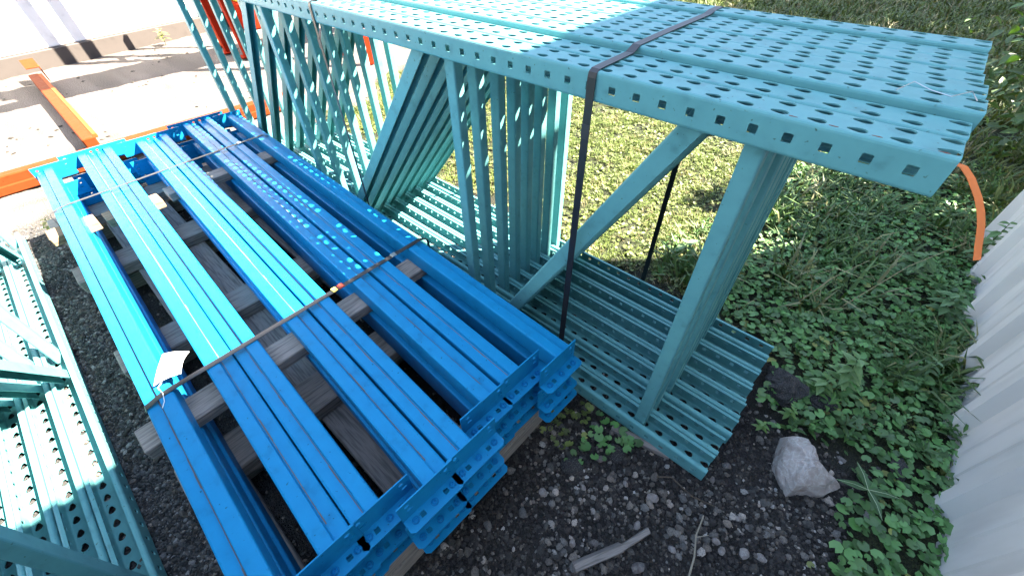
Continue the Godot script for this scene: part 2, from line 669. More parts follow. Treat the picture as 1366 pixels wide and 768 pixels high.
func make_beam(label: String) -> Node3D:
	var b := thing("shelf_beam", label, "shelf beam", Vector3.ZERO, "blue shelf beams stacked on the pallet")
	part("beam_tube", beam_mesh(), M.blue, b)
	var dm := MB.new()
	var dr := RandomNumberGenerator.new()
	dr.seed = 404
	var x := -BEAM_L * 0.5 + 0.01
	while x < BEAM_L * 0.5 - 0.05:
		var l := dr.randf_range(0.02, 0.09)
		if dr.randf() < 0.97:
			var wd := dr.randf_range(0.0012, 0.0034)
			dm.box(P(x + l * 0.5, BEAM_H - 0.0125 + 0.0002, 0.0028 + wd * 0.5), Vector3(l, 0.0008, wd), 0.0)
		x += l
	var dl := part("dirt_line", dm.done(), M.dirt, b)
	dl.set_meta("kind", "stuff")
	var cm := connector_mesh()
	var rm := rivet_mesh()
	for s in 2:
		# both connectors reach out past the high side of the beam (v negative)
		var c := part("end_connector", cm, M.blue, b, P((BEAM_L * 0.5 + 0.0005) * (1.0 - 2.0 * s), 0, -0.030), Vector3(0, PI * s, 0))
		for k in 3:
			part("rivet", rm, M.bolt, c, P(0.019, 0.003, -0.0508 + 0.0508 * k))
	return b


# ------------------------------------------------------------------ rocks
func rock_mesh(sz: Vector3, cuts: int, rough: float, sd: int, rings := 14, segs := 20) -> ArrayMesh:
	var r := RandomNumberGenerator.new()
	r.seed = sd
	var pl: Array[Vector4] = []
	for i in cuts:
		var n := Vector3(r.randf_range(-1, 1), r.randf_range(-0.4, 1), r.randf_range(-1, 1)).normalized()
		pl.append(Vector4(n.x, n.y, n.z, r.randf_range(0.62, 0.9)))
	var fn := FastNoiseLite.new()
	fn.seed = sd
	fn.frequency = 1.6
	fn.fractal_octaves = 4
	var g: Array = []
	for i in rings + 1:
		var row: Array[Vector3] = []
		for k in segs:
			var th := PI * i / rings
			var ph := TAU * k / segs
			var p := Vector3(sin(th) * cos(ph), cos(th), sin(th) * sin(ph))
			for q in pl:
				var dd := p.dot(Vector3(q.x, q.y, q.z))
				if dd > q.w:
					p *= q.w / dd
			p *= 1.0 + rough * fn.get_noise_3dv(p * 1.5)
			row.append(p * sz * 0.5)
		g.append(row)
	var mb := MB.new(false)
	for i in rings:
		for k in segs:
			var l := (k + 1) % segs
			mb.tri(g[i][k], g[i][l], g[i + 1][l], g[i][k] + g[i + 1][l])
			mb.tri(g[i][k], g[i + 1][l], g[i + 1][k], g[i][k] + g[i + 1][l])
	return mb.done()


# angular wedge-shaped stone with a ridge
func wedge_rock() -> ArrayMesh:
	var ol := [Vector2(-0.068, 0.072), Vector2(-0.03, 0.115), Vector2(-0.014, 0.092), Vector2(0.024, 0.055), Vector2(0.1, 0.03), Vector2(0.078, -0.018), Vector2(0.0, -0.088), Vector2(-0.055, -0.03)]
	var pts: Array[Vector2] = []
	for i in ol.size():
		for k in 4:
			pts.append((ol[i] as Vector2).lerp(ol[(i + 1) % ol.size()], k / 4.0))
	var prof := [[1.0, -0.01], [1.03, 0.02], [0.98, 0.038], [0.84, 0.056], [0.6, 0.070], [0.36, 0.080], [0.15, 0.084], [0.0, 0.085]]
	var fn := FastNoiseLite.new()
	fn.seed = 77
	fn.frequency = 9.0
	fn.fractal_octaves = 4
	var g: Array = []
	for q: Array in prof:
		var row: Array[Vector3] = []
		for p in pts:
			var a: Vector2 = p * (q[0] as float)
			var f := fn.get_noise_3d(a.x, (q[1] as float) * 1.5, a.y)
			a *= 1.0 + f * 0.22
			var ridge := -absf(a.x * 0.55 + a.y * 0.35 - 0.005) * 0.55 + 0.02
			row.append(P(a.x, (q[1] as float) + (fn.get_noise_2d(a.x * 1.4, a.y * 1.4) * 0.03 + ridge) * smoothstep(1.02, 0.7, q[0]), a.y))
		g.append(row)
	var mb := MB.new()
	var n := pts.size()
	for i in g.size() - 1:
		for k in n:
			var l := (k + 1) % n
			var hint: Vector3 = g[i][k] + g[i + 1][l] + Vector3(0, 0.02, 0)
			mb.tri(g[i][k], g[i][l], g[i + 1][l], hint)
			mb.tri(g[i][k], g[i + 1][l], g[i + 1][k], hint)
	return mb.done()


# ------------------------------------------------------------------ leaves
# pointed leaf lying along +x from the stalk at the origin
func leaf_mesh(len: float, wid: float, droop: float) -> ArrayMesh:
	var mb := MB.new()
	var n := 5
	var prof := [0.0, 0.75, 1.0, 0.8, 0.42, 0.0]
	var pts: Array = []
	for i in n + 1:
		var x := len * i / n
		var y := -droop * pow(float(i) / n, 2.0) * len
		pts.append([Vector3(x, y, 0), Vector3(x - len * 0.03, y + wid * 0.16 * prof[i], wid * 0.5 * prof[i]), Vector3(x - len * 0.03, y + wid * 0.16 * prof[i], -wid * 0.5 * prof[i])])
	for i in n:
		for s: int in [1, 2]:
			mb.quad(pts[i][0], pts[i + 1][0], pts[i + 1][s], pts[i][s], Vector3.UP)
	return mb.done()


func round_leaf_mesh() -> ArrayMesh:
	var mb := MB.new(true)
	var n := 14
	var rim: Array[Vector3] = []
	var mid: Array[Vector3] = []
	for i in n:
		var a := TAU * i / n
		var r := 1.0 + (0.06 if i % 2 else -0.05)
		if i == 0:
			r = 0.25
		rim.append(Vector3(cos(a) * r, 0.17 + 0.05 * sin(a * 2.0), sin(a) * r))
		mid.append(Vector3(cos(a) * 0.5 * minf(r * 2.0, 1.0), 0.09, sin(a) * 0.5 * minf(r * 2.0, 1.0)))
	for i in n:
		var j := (i + 1) % n
		mb.tri(Vector3.ZERO, mid[i], mid[j], Vector3.UP)
		mb.quad(mid[i], rim[i], rim[j], mid[j], Vector3.UP)
	return mb.done()


func blade_clump(blades: int, h: float, spread: float, sd: int) -> ArrayMesh:
	var r := RandomNumberGenerator.new()
	r.seed = sd
	var mb := MB.new()
	for i in blades:
		var a := r.randf() * TAU
		var d := Vector3(cos(a), 0, sin(a))
		var s := Vector3(-sin(a), 0, cos(a))
		var o := Vector3(r.randf_range(-1, 1), 0, r.randf_range(-1, 1)) * spread
		var hh := h * r.randf_range(0.55, 1.2)
		var lean := r.randf_range(0.25, 1.1) * hh
		var w := r.randf_range(0.0016, 0.003)
		var p1 := o + d * lean * 0.35 + Vector3(0, hh * 0.6, 0)
		var p2 := o + d * lean + Vector3(0, hh * r.randf_range(0.65, 0.95), 0)
		mb.quad(o - s * w, o + s * w, p1 + s * w * 0.8, p1 - s * w * 0.8, d * -1.0 + Vector3.UP)
		mb.tri(p1 - s * w * 0.8, p1 + s * w * 0.8, p2, d * -1.0 + Vector3.UP)
	return mb.done()


func weed(label: String, at: Vector3, h: float, pairs: int, leaf_len: float, col: Color, sd: int, called := "leafy_weed") -> void:
	var r := RandomNumberGenerator.new()
	r.seed = sd
	var t := thing(called, label, "weed", at)
	var lean := Vector3(r.randf_range(-0.15, 0.15), 1, r.randf_range(-0.15, 0.15)) * h
	var sm := MB.new()
	sm.tube([Vector3.ZERO, lean * 0.5, lean], 0.003, 0.0015, 6)
	var stem_m := mat(col.darkened(0.25), 0.7)
	part("stem", sm.done(), stem_m, t)
	var ml: Array = []
	for i in 3:
		var m: StandardMaterial3D = mat(col.lightened(0.06 * i).darkened(0.04), 0.55)
		m.backlight_enabled = true
		m.backlight = Color(0.3, 0.4, 0.12)
		ml.append(m)
	var meshes := [leaf_mesh(leaf_len, leaf_len * 0.48, 0.25), leaf_mesh(leaf_len * 0.85, leaf_len * 0.42, 0.45), leaf_mesh(leaf_len * 0.6, leaf_len * 0.34, 0.1)]
	for i in pairs:
		var f := (i + 1.0) / pairs
		for s in 2:
			var a := i * 1.45 + PI * s + r.randf_range(-0.3, 0.3)
			var mi := 2 if f > 0.85 else r.randi() % 2
			part("leaf", meshes[mi], ml[r.randi() % 3], t, lean * lerpf(0.25, 1.0, f), Vector3(0, a, r.randf_range(-0.15, 0.45)))


# ------------------------------------------------------------------ ground
func zone(u: float, v: float) -> Vector4:   # x gravel, y soil, z grass, w pavement (weights)
	var n := noise.get_noise_2d(u * 1.0, v * 1.0)
	var n2 := noise2.get_noise_2d(u, v)
	var e := n * 0.25 + n2 * 0.08
	var pave := smoothstep(0.0, 0.15, -3.25 - u + e * 0.9 - maxf(0.0, v - 0.8) * 0.55)
	var grass := smoothstep(0.0, 0.25, v - 0.55 + e * 0.6) * (1.0 - pave)
	grass = maxf(grass, smoothstep(0.0, 0.12, u - 0.30 + e * 0.4) * smoothstep(-0.6, -0.1, v))
	grass = maxf(grass, smoothstep(0.0, 0.2, u + 0.05 + e * 0.4) * smoothstep(0.25, 0.45, v + e * 0.3))
	var soil := (1.0 - grass) * (1.0 - pave) * smoothstep(-0.8, -0.55, v + maxf(0.0, u + 0.4) * 1.2)
	return Vector4(maxf(0.0, 1.0 - grass - soil - pave), soil, grass, pave)


func height(u: float, v: float) -> float:
	return -0.012 + noise.get_noise_2d(u * 3.0 + 40.0, v * 3.0) * 0.012 + noise2.get_noise_2d(u * 2.0, v * 2.0 + 9.0) * 0.008


func axis(a: float, b: float, step: float, far: float) -> PackedFloat32Array:
	var r: PackedFloat32Array = []
	var x := a
	while x <= b + 0.0001:
		r.append(x)
		x += step
	var s := step
	x = b
	while x < far:
		s *= 1.35
		x += s
		r.append(x)
	s = step
	x = a
	while x > -far:
		s *= 1.35
		x -= s
		r.insert(0, x)
	return r


func make_ground() -> void:
	var us := axis(-3.8, 1.2, 0.026, 260.0)
	var vs := axis(-1.9, 2.6, 0.026, 260.0)
	var st := SurfaceTool.new()
	st.begin(Mesh.PRIMITIVE_TRIANGLES)
	for u in us:
		for v in vs:
			var z := zone(u, v)
			var k := 0.85 + 0.5 * noise2.get_noise_2d(u * 0.7 + 3.0, v * 0.7)
			var c := Vector3(0.07, 0.07, 0.073) * z.x + Vector3(0.034, 0.029, 0.027) * z.y + Vector3(0.042, 0.052, 0.018) * z.z + Vector3(0.25, 0.215, 0.195) * z.w
			c *= k
			st.set_color(Color(c.x, c.y, c.z))
			st.set_smooth_group(0)
			st.add_vertex(P(u, height(u, v) if absf(u) < 30.0 and absf(v) < 30.0 else -0.012, v))
	var nv := vs.size()
	for i in us.size() - 1:
		for j in nv - 1:
			var a := i * nv + j
			var b := a + nv
			st.add_index(a)
			st.add_index(a + 1)
			st.add_index(b + 1)
			st.add_index(a)
			st.add_index(b + 1)
			st.add_index(b)
	st.generate_normals()
	var g := part("ground", st.commit(), M.ground, self)
	g.set_meta("kind", "structure")
	g.set_meta("label", "dark soil, gravel, pale pavement and grass covered ground")


func pebble_mesh(sd: int) -> ArrayMesh:
	var r := RandomNumberGenerator.new()
	r.seed = sd
	var mb := MB.new()
	var g: Array = []
	for i in 5:
		var row: Array[Vector3] = []
		for k in 6:
			var th := PI * i / 4.0
			var ph := TAU * k / 6.0 + i * 0.5
			var q := Vector3(sin(th) * cos(ph), cos(th), sin(th) * sin(ph)) * (1.0 if i in [0, 4] else r.randf_range(0.75, 1.15))
			row.append(q)
		g.append(row)
	for i in 4:
		for k in 6:
			var l := (k + 1) % 6
			mb.quad(g[i][k], g[i][l], g[i + 1][l], g[i + 1][k], g[i][k] + g[i + 1][l])
	return mb.done()


func make_ground_cover() -> void:
	# pebbles
	var xf := [[], [], []]
	var cs := [[], [], []]
	for i in 44000:
		var u := rng.randf_range(-3.3, 0.55)
		var v := rng.randf_range(-1.25, 0.45)
		var z := zone(u, v)
		var p := z.x * 1.0 + z.y * (0.24 + 0.9 * smoothstep(-0.02, 0.35, noise.get_noise_2d(u * 2.4 + 7.0, v * 2.4)))
		if u < -0.6 and v > -0.9:
			p *= 0.25
		if rng.randf() > p:
			continue
		var s := rng.randf_range(0.0025, 0.0065)
		if rng.randf() < 0.14:
			s = rng.randf_range(0.006, 0.013)
		if z.x > 0.5:
			s *= 0.8
		var k := rng.randf_range(0.03, 0.17)
		if rng.randf() < 0.14:
			k = rng.randf_range(0.2, 0.42)
		if z.x > 0.5:
			k *= 0.75
		var b := Basis.from_euler(Vector3(rng.randf() * 0.5, rng.randf() * TAU, rng.randf() * 0.5)).scaled_local(Vector3(s * rng.randf_range(0.8, 1.6), s * 0.7, s))
		var w := rng.randi() % 3
		xf[w].append(Transform3D(b, P(u, height(u, v) + s * 0.25, v)))
		var warm := rng.randf_range(-0.06, 0.12)
		cs[w].append(Color(k * (1.08 + warm), k, k * (0.92 - warm * 0.7)))
	for i in 26000:
		var u := rng.randf_range(-2.9, -0.45)
		var v := rng.randf_range(-1.16, -0.90)
		var s := rng.randf_range(0.0016, 0.0036)
		if rng.randf() < 0.07:
			s = rng.randf_range(0.004, 0.009)
		var k := rng.randf_range(0.02, 0.15)
		if rng.randf() < 0.1:
			k = rng.randf_range(0.2, 0.36)
		var b := Basis.from_euler(Vector3(rng.randf() * 0.6, rng.randf() * TAU, rng.randf() * 0.6)).scaled_local(Vector3(s * rng.randf_range(0.9, 1.7), s * 0.75, s))
		var w := rng.randi() % 3
		xf[w].append(Transform3D(b, P(u, height(u, v) + s * 0.3, v)))
		cs[w].append(Color(k, k, k))
	var sx := []
	var sc := []
	for i in 16000:
		var u := rng.randf_range(-0.5, 0.36)
		var v := rng.randf_range(-0.75, 0.32)
		if rng.randf() > zone(u, v).y:
			continue
		var s := rng.randf_range(0.0015, 0.005) * (1.0 if rng.randf() < 0.9 else 1.9)
		var k := rng.randf_range(0.012, 0.05)
		var b := Basis.from_euler(Vector3(rng.randf(), rng.randf() * TAU, rng.randf())).scaled_local(Vector3(s * 1.3, s * 0.8, s))
		sx.append(Transform3D(b, P(u, height(u, v) + s * 0.2, v)))
		sc.append(Color(k * 1.15, k, k * 0.92))
	many("soil_crumbs", pebble_mesh(79), M.stone, sx, sc, "dark crumbs of soil lying loose on the bare ground", "soil")
	for w in 3:
		many("gravel", pebble_mesh(70 + w), M.stone, xf[w], cs[w], "loose grey gravel scattered over the dark soil", "gravel")
	# grass
	var gx := [[], [], []]
	var gc := [[], [], []]
	for i in 90000:
		var far := i % 5 < 3
		var u := rng.randf_range(-3.9, 1.4) if not far else rng.randf_range(-7.0, 3.0)
		var v := rng.randf_range(0.5, 2.6) if not far else rng.randf_range(2.4, 10.0)
		var z := zone(u, v)
		var dens := z.z * (0.5 + 0.95 * noise.get_noise_2d(u * 2.0, v * 2.0 + 70.0))
		if not far and u > -0.3:
			dens *= 0.35
		if rng.randf() > dens:
			continue
		var s := rng.randf_range(0.5, 1.05) * (1.0 if not far else (2.2 if v < 3.6 else 3.6))
		var b := Basis(Vector3.UP, rng.randf() * TAU).scaled(Vector3(s, s * rng.randf_range(0.6, 1.1), s))
		var w := rng.randi() % 3
		gx[w].append(Transform3D(b, P(u, height(u, v) - 0.002, v)))
		var dry := rng.randf() < 0.17
		var t := rng.randf_range(0.75, 1.25)
		gc[w].append(Color(0.19 * t, 0.165 * t, 0.075 * t) if dry else Color(0.082 * t, 0.115 * t, 0.018 * t))
	for w in 3:
		many("grass", blade_clump(7, 0.045, 0.02, 90 + w), M.leaf, gx[w], gc[w], "short green and dry grass growing behind the teal frames", "grass")
	# clover-like leaves among the grass and round-leaved creeper on the right
	var lx := []
	var lc := []
	for i in 52000:
		var u := rng.randf_range(-3.4, 0.62)
		var v := rng.randf_range(-0.7, 2.7)
		var z := zone(u, v)
		var lush := smoothstep(-0.55, -0.1, u)
		var p := z.z * lerpf(0.35, 0.9, lush)
		# small patches by the beam ends
		p = maxf(p, 0.8 * smoothstep(0.24, 0.10, Vector2(u + 0.36, v - 0.0).length()) * smoothstep(-0.3, 0.0, noise2.get_noise_2d(u * 3.0, v * 3.0)))
		if rng.randf() > p:
			continue
		if u > 0.13 and u < 0.31 and v > 0.10 and v < 0.34:
			continue
		if v < 0.62 and v > -0.02 and u < 0.015:
			continue
		var s := rng.randf_range(0.007, 0.012)
		if lush > 0.5:
			s = rng.randf_range(0.008, 0.017) if v < 0.9 else rng.randf_range(0.008, 0.015)
		var tilt := Vector3(rng.randf_range(-0.45, 0.45), 0, rng.randf_range(-0.45, 0.45))
		var b := Basis.from_euler(tilt) * Basis(Vector3.UP, rng.randf() * TAU)
		b = b.scaled_local(Vector3(s, s, s))
		lx.append(Transform3D(b, P(u, height(u, v) + rng.randf_range(0.004, 0.03) * (0.6 + lush), v)))
		var t := rng.randf_range(0.6, 1.75)
		var pale := rng.randf_range(0.0, 0.035)
		var c := Color(0.05 * t + pale, 0.135 * t + pale, 0.03 * t + pale * 0.8)
		if rng.randf() < 0.035:
			c = Color(0.15 * t, 0.17 * t, 0.045 * t)
		if lush < 0.4:
			c = Color(0.085 * t, 0.112 * t, 0.024 * t)
		lc.append(c)
	many("ground_cover", round_leaf_mesh(), M.leaf, lx, lc, "low round-leaved green creeper covering the ground beside the siding", "ground cover")
	# pointed-leaved young weeds mixed into the creeper
	var wm := MB.new()
	for k in 7:
		var a := k * 2.4
		var bs := Basis(Vector3.UP, a) * Basis(Vector3(0, 0, 1), 0.25 + 0.09 * k)
		var l := 1.0 - 0.07 * k
		var up := 0.1 * k
		for sd: float in [-1.0, 1.0]:
			var p0 := Vector3(0, up, 0)
			var p1 := bs * Vector3(l * 0.35, 0.05, 0.17 * sd * l) + p0
			var p2 := bs * Vector3(l * 0.7, 0.04, 0.12 * sd * l) + p0
			var p3 := bs * Vector3(l, -0.1, 0) + p0
			var m1 := bs * Vector3(l * 0.45, 0.0, 0) + p0
			wm.tri(p0, p1, m1, Vector3.UP)
			wm.tri(m1, p1, p2, Vector3.UP)
			wm.tri(m1, p2, p3, Vector3.UP)
	var yx := []
	var yc := []
	for i in 1500:
		var u := rng.randf_range(-0.6, 0.6)
		var v := rng.randf_range(0.3, 3.2)
		if rng.randf() > zone(u, v).z * smoothstep(-0.05, 0.3, noise.get_noise_2d(u * 2.6 + 31.0, v * 2.6)):
			continue
		if v < 0.63 and u < 0.02:
			continue
		var s := rng.randf_range(0.022, 0.06)
		yx.append(Transform3D(Basis(Vector3.UP, rng.randf() * TAU).scaled(Vector3(s, s * rng.randf_range(0.7, 1.5), s)), P(u, height(u, v) + rng.randf_range(0.005, 0.03), v)))
		var t := rng.randf_range(0.7, 1.5)
		yc.append(Color(0.055 * t, 0.125 * t, 0.03 * t))
	many("young_weeds", wm.done(), M.leaf, yx, yc, "young pointed-leaved weeds mixed into the creeper and grass", "weeds")
	# litter on the pale pavement
	var px := []
	var pc := []
	for i in 420:
		var u := rng.randf_range(-7.0, -3.3)
		var v := rng.randf_range(-1.6, 1.6)
		if rng.randf() > smoothstep(-0.1, 0.35, noise.get_noise_2d(u * 1.3, v * 1.3 + 50.0)):
			continue
		var s := rng.randf_range(0.004, 0.016)
		px.append(Transform3D(Basis.from_euler(Vector3(rng.randf() * 0.4, rng.randf() * TAU, 0)).scaled_local(Vector3(s * 1.6, s * 0.4, s)), P(u, height(u, v) + s * 0.2, v)))
		var k := rng.randf_range(0.012, 0.05)
		pc.append(Color(k * 1.2, k, k * 0.8))
	many("pavement_litter", pebble_mesh(83), M.stone, px, pc, "small dark bits of litter scattered over the pale pavement", "litter")
	# taller loose grass to the right of the frames
	var tx := []
	var tc := []
	for i in 900:
		var u := rng.randf_range(-0.55, 0.75)
		var v := rng.randf_range(0.75, 3.4)
		if rng.randf() > smoothstep(0.0, 0.3, noise.get_noise_2d(u * 2.0 + 20.0, v * 2.0) + 0.12):
			continue
		var s := rng.randf_range(0.9, 2.6)
		tx.append(Transform3D(Basis(Vector3.UP, rng.randf() * TAU).scaled(Vector3(s, s * 0.8, s)), P(u, height(u, v), v)))
		var t := rng.randf_range(0.7, 1.3)
		tc.append(Color(0.17 * t, 0.17 * t, 0.07 * t) if rng.randf() < 0.25 else Color(0.06 * t, 0.11 * t, 0.025 * t))
	many("tall_grass", blade_clump(6, 0.085, 0.012, 97), M.leaf, tx, tc, "longer loose grass tufts beside the frame ends", "grass")


# ------------------------------------------------------------------ things around
func make_siding() -> void:
	# ribbed metal wall of the shed at the right: x from 0.55 outwards, running along v
	var t := thing("metal_shed", "pale ribbed metal shed wall at the right edge", "shed", P(0.55, -0.02, 0))
	var v0 := -3.4
	var v1 := 1.97
	var hgt := 2.98
	var v := v0
	var pan := 0
	while v < v1 - 0.05:
		var w := minf(0.32, v1 - v)
		var mb := MB.new()
		var pr := [[0.0, 0.0], [0.045, 0.0], [0.05, -0.004], [0.075, -0.004], [0.08, 0.0], [0.125, 0.0], [0.13, -0.004], [0.155, -0.004], [0.16, 0.0], [0.215, 0.0], [0.238, -0.03], [0.282, -0.03], [0.305, 0.0], [0.32, 0.0]]
		for i in pr.size() - 1:
			var a: float = minf(pr[i][0], w)
			var b: float = minf(pr[i + 1][0], w)
			if b - a < 0.0005:
				continue
			var x0: float = pr[i][1]
			var x1: float = pr[i + 1][1]
			mb.quad(P(x0, 0, a), P(x1, 0, b), P(x1, hgt, b), P(x0, hgt, a), P(-1, 0, 0))
			mb.quad(P(x0 + 0.001, 0, a), P(x1 + 0.001, 0, b), P(x1 + 0.001, hgt, b), P(x0 + 0.001, hgt, a), P(1, 0, 0))
			mb.quad(P(x0, 0, a), P(x1, 0, b), P(x1 + 0.001, 0, b), P(x0 + 0.001, 0, a), Vector3.DOWN)
		part("siding_panel", mb.done(), M.siding, t, P(0, 0, v))
		v += w
		pan += 1
	var core := MB.new()
	core.box(P(1.9, hgt * 0.5 - 0.05, (v0 + v1) * 0.5), Vector3(3.7, hgt - 0.1, v1 - v0 - 0.02), 0.01)
	part("shed_core", core.done(), M.siding, t)
	var roof := MB.new()
	roof.prism([P(-0.04, hgt - 0.02, v0 - 0.05), P(3.9, hgt + 0.5, v0 - 0.05), P(3.9, hgt + 0.55, v0 - 0.05), P(-0.04, hgt + 0.03, v0 - 0.05)], P(0, 0, v1 - v0 + 0.07))
	part("roof", roof.done(), M.siding, t)


func leaf_cloud(parent: Node, called: String, c: Vector3, r: Vector3, n: int, size: float, col: Color, sd: int) -> void:
	var g := RandomNumberGenerator.new()
	g.seed = sd
	var lm := leaf_mesh(size, size * 0.55, 0.2)
	var mm := MultiMesh.new()
	mm.transform_format = MultiMesh.TRANSFORM_3D
	mm.use_colors = true
	mm.mesh = lm
	mm.instance_count = n
	var cl: Array = []
	for i in 26:
		var p := Vector3(g.randfn(), g.randfn() * 0.9, g.randfn()) * 0.45
		cl.append([p, g.randf_range(0.16, 0.34)])
	for i in n:
		var q: Array = cl[g.randi() % cl.size()]
		var p: Vector3 = q[0] + Vector3(g.randfn(), g.randfn(), g.randfn()) * (q[1] as float) * 0.5
		var b := Basis.from_euler(Vector3(g.randf_range(-0.8, 0.8), g.randf() * TAU, g.randf_range(-0.8, 0.8)))
		mm.set_instance_transform(i, Transform3D(b, c + p * r))
		var t := g.randf_range(0.6, 1.3)
		mm.set_instance_color(i, Color(col.r * t, col.g * t, col.b * t))
	var o := MultiMeshInstance3D.new()
	o.name = called
	o.multimesh = mm
	o.material_override = M.leaf
	parent.add_child(o, true)
	o.set_meta("kind", "stuff")


func tree(called: String, label: String, category: String, at: Vector3, trunk_h: float, crown_c: float, crown_r: Vector3, n: int, size: float, sd: int) -> void:
	var t := thing(called, label, category, at)
	var mb := MB.new(true)
	mb.tube([Vector3(0, -0.1, 0), Vector3(0.05, trunk_h * 0.4, 0.03), Vector3(-0.03, trunk_h * 0.75, 0.08), Vector3(0.02, crown_c + crown_r.y * 0.3, 0)], trunk_h * 0.04 + 0.02, 0.02, 9)
	for i in 5:
		var a := i * 1.3
		var y0 := trunk_h * (0.65 + 0.07 * i)
		mb.tube([Vector3(0, y0, 0), Vector3(cos(a) * crown_r.x * 0.35, y0 + crown_r.y * 0.2, sin(a) * crown_r.z * 0.35), Vector3(cos(a) * crown_r.x * 0.75, y0 + crown_r.y * 0.45, sin(a) * crown_r.z * 0.75)], 0.03, 0.01, 6)
	part("trunk", mb.done(), M.bark, t)
	leaf_cloud(t, "crown", Vector3(0, crown_c, 0), crown_r, n, size, Color(0.055, 0.105, 0.03), sd)


func make_far_things() -> void:
	# white wall at the back left
	var wall := thing("white_wall", "sunlit white wall with a dark base strip at the back", "wall", P(-6.9, -0.03, 0))
	wall.rotation.y = atan(0.21)
	var mb := MB.new()
	mb.box(P(-0.12, 1.52, -1.9), Vector3(0.2, 2.68, 7.2), 0.01)
	part("wall_panel", mb.done(), M.white_wall, wall)
	mb = MB.new()
	mb.box(P(-0.10, 0.09, -1.9), Vector3(0.22, 0.18, 7.2), 0.008)
	part("base_strip", mb.done(), M.base_strip, wall)
	# red upright frame standing beyond the teal ones
	var red := thing("standing_upright", "red-orange steel upright standing on the pale pavement behind the teal braces", "upright frame", P(-5.88, 0, 0.97))
	for q: Array in [[0.0, 0.0, 2.75], [0.33, 0.055, 3.4]]:
		mb = MB.new()
		var bs := Basis(Vector3(0, 0, 1), 0.02) * Basis(Vector3(1, 0, 0), 0.05)
		mb.box(P(q[0], q[2] * 0.5, q[1]) + Vector3(-0.03, 0, 0.06), Vector3(0.07, q[2], 0.08), 0.004, bs)
		part("post", mb.done(), M.red, red)
	mb = MB.new()
	mb.box(P(0.16, 1.4, 0.03), Vector3(0.30, 0.04, 0.04), 0.003)
	part("horizontal_brace", mb.done(), M.red, red)
	for q: Vector2 in [Vector2(0, 0), Vector2(0.33, 0.055)]:
		mb = MB.new()
		mb.box(P(q.x, 0.006, q.y), Vector3(0.13, 0.012, 0.13), 0.002)
		part("base_plate", mb.done(), M.red, red)
	var tan := thing("standing_post", "slim orange post standing between the red upright and the white wall", "post", P(-6.25, -0.01, 1.02))
	mb = MB.new()
	mb.box(P(-0.02, 0.6, -0.01), Vector3(0.05, 1.2, 0.045), 0.003, Basis(Vector3(1, 0, 0), 0.05))
	part("post_tube", mb.done(), M.orange, tan)
	mb = MB.new()
	mb.box(P(0, 0.006, 0), Vector3(0.11, 0.012, 0.11), 0.002)
	part("base_plate", mb.done(), M.orange, tan)
	var yel := thing("yellow_guard", "yellow guard box with a red foot behind the teal braces", "guard", P(-6.9, -0.01, 1.72))
	mb = MB.new()
	mb.box(P(0, 0.75, 0), Vector3(0.3, 0.9, 0.3), 0.02)
	part("guard_box", mb.done(), M.yellow, yel)
	mb = MB.new()
	mb.box(P(0, 0.15, 0), Vector3(0.34, 0.3, 0.34), 0.015)
	part("foot", mb.done(), M.red, yel)
	# loaded rack farther right: its pile of beams overhangs the pavement high up
	var rack := thing("storage_rack", "tall storage rack with a high pile of steel beams beyond the frames", "rack", P(-4.5, 0, 2.5))
	for a: Vector2 in [Vector2(-0.22, -0.75), Vector2(0.22, -0.75), Vector2(-0.22, 0.9), Vector2(0.22, 0.9)]:
		mb = MB.new()
		mb.box(P(a.x, 1.1, a.y), Vector3(0.07, 2.2, 0.07), 0.004)
		part("post", mb.done(), M.red, rack)
	for a: float in [-0.75, 0.9]:
		mb = MB.new()
		mb.box(P(0, 2.12, a), Vector3(0.37, 0.05, 0.05), 0.003)
		part("cross_arm", mb.done(), M.red, rack)
	for i in 6:
		mb = MB.new()
		mb.box(P(-0.27 + 0.108 * i, 2.235, -0.55 + 0.09 * ((i * 5) % 4)), Vector3(0.10, 0.07, 3.3), 0.004)
		part("stored_beam", mb.done(), M.orange, rack)
	# orange beams on the pavement
	var ob := thing("orange_beam", "orange beam lying crosswise behind the far ends of the blue beams", "shelf beam", P(-3.83, 0.0, -0.5))
	mb = MB.new()
	mb.box(P(0, 0.05, 0), Vector3(0.075, 0.10, 2.35), 0.006)
	part("beam_tube", mb.done(), M.orange, ob)
	mb = MB.new()
	mb.box(P(0.05, 0.026, 0.02), Vector3(0.022, 0.05, 2.30), 0.004)
	part("beam_step", mb.done(), M.orange, ob)
	var ob2 := thing("orange_beam", "faded orange beam lying lengthwise with a raised hooked end towards the white wall", "shelf beam", P(-5.1, 0.0, -0.64))
	ob2.rotation.y = 0.0
	mb = MB.new()
	mb.box(P(0, 0.05, 0), Vector3(2.1, 0.09, 0.075), 0.006)
	part("beam_tube", mb.done(), M.orange, ob2)
	mb = MB.new()
	mb.box(P(0.0, 0.085, 0.045), Vector3(2.0, 0.03, 0.028), 0.004)
	part("beam_step", mb.done(), M.faded, ob2)
	mb = MB.new()
	mb.prism([P(-1.06, 0.01, 0.075), P(-1.06, 0.12, 0.075), P(-1.10, 0.15, 0.075), P(-1.24, 0.13, 0.075), P(-1.26, 0.06, 0.075), P(-1.16, 0.03, 0.075)], P(0, 0, 0.006))
	part("end_connector", mb.done(), M.faded, ob2)
	mb = MB.new()
	mb.box(P(-1.17, 0.155, 0.03), Vector3(0.2, 0.006, 0.10), 0.001, Basis(Vector3(0, 0, 1), -0.2))
	part("hook_plate", mb.done(), M.orange, ob2)


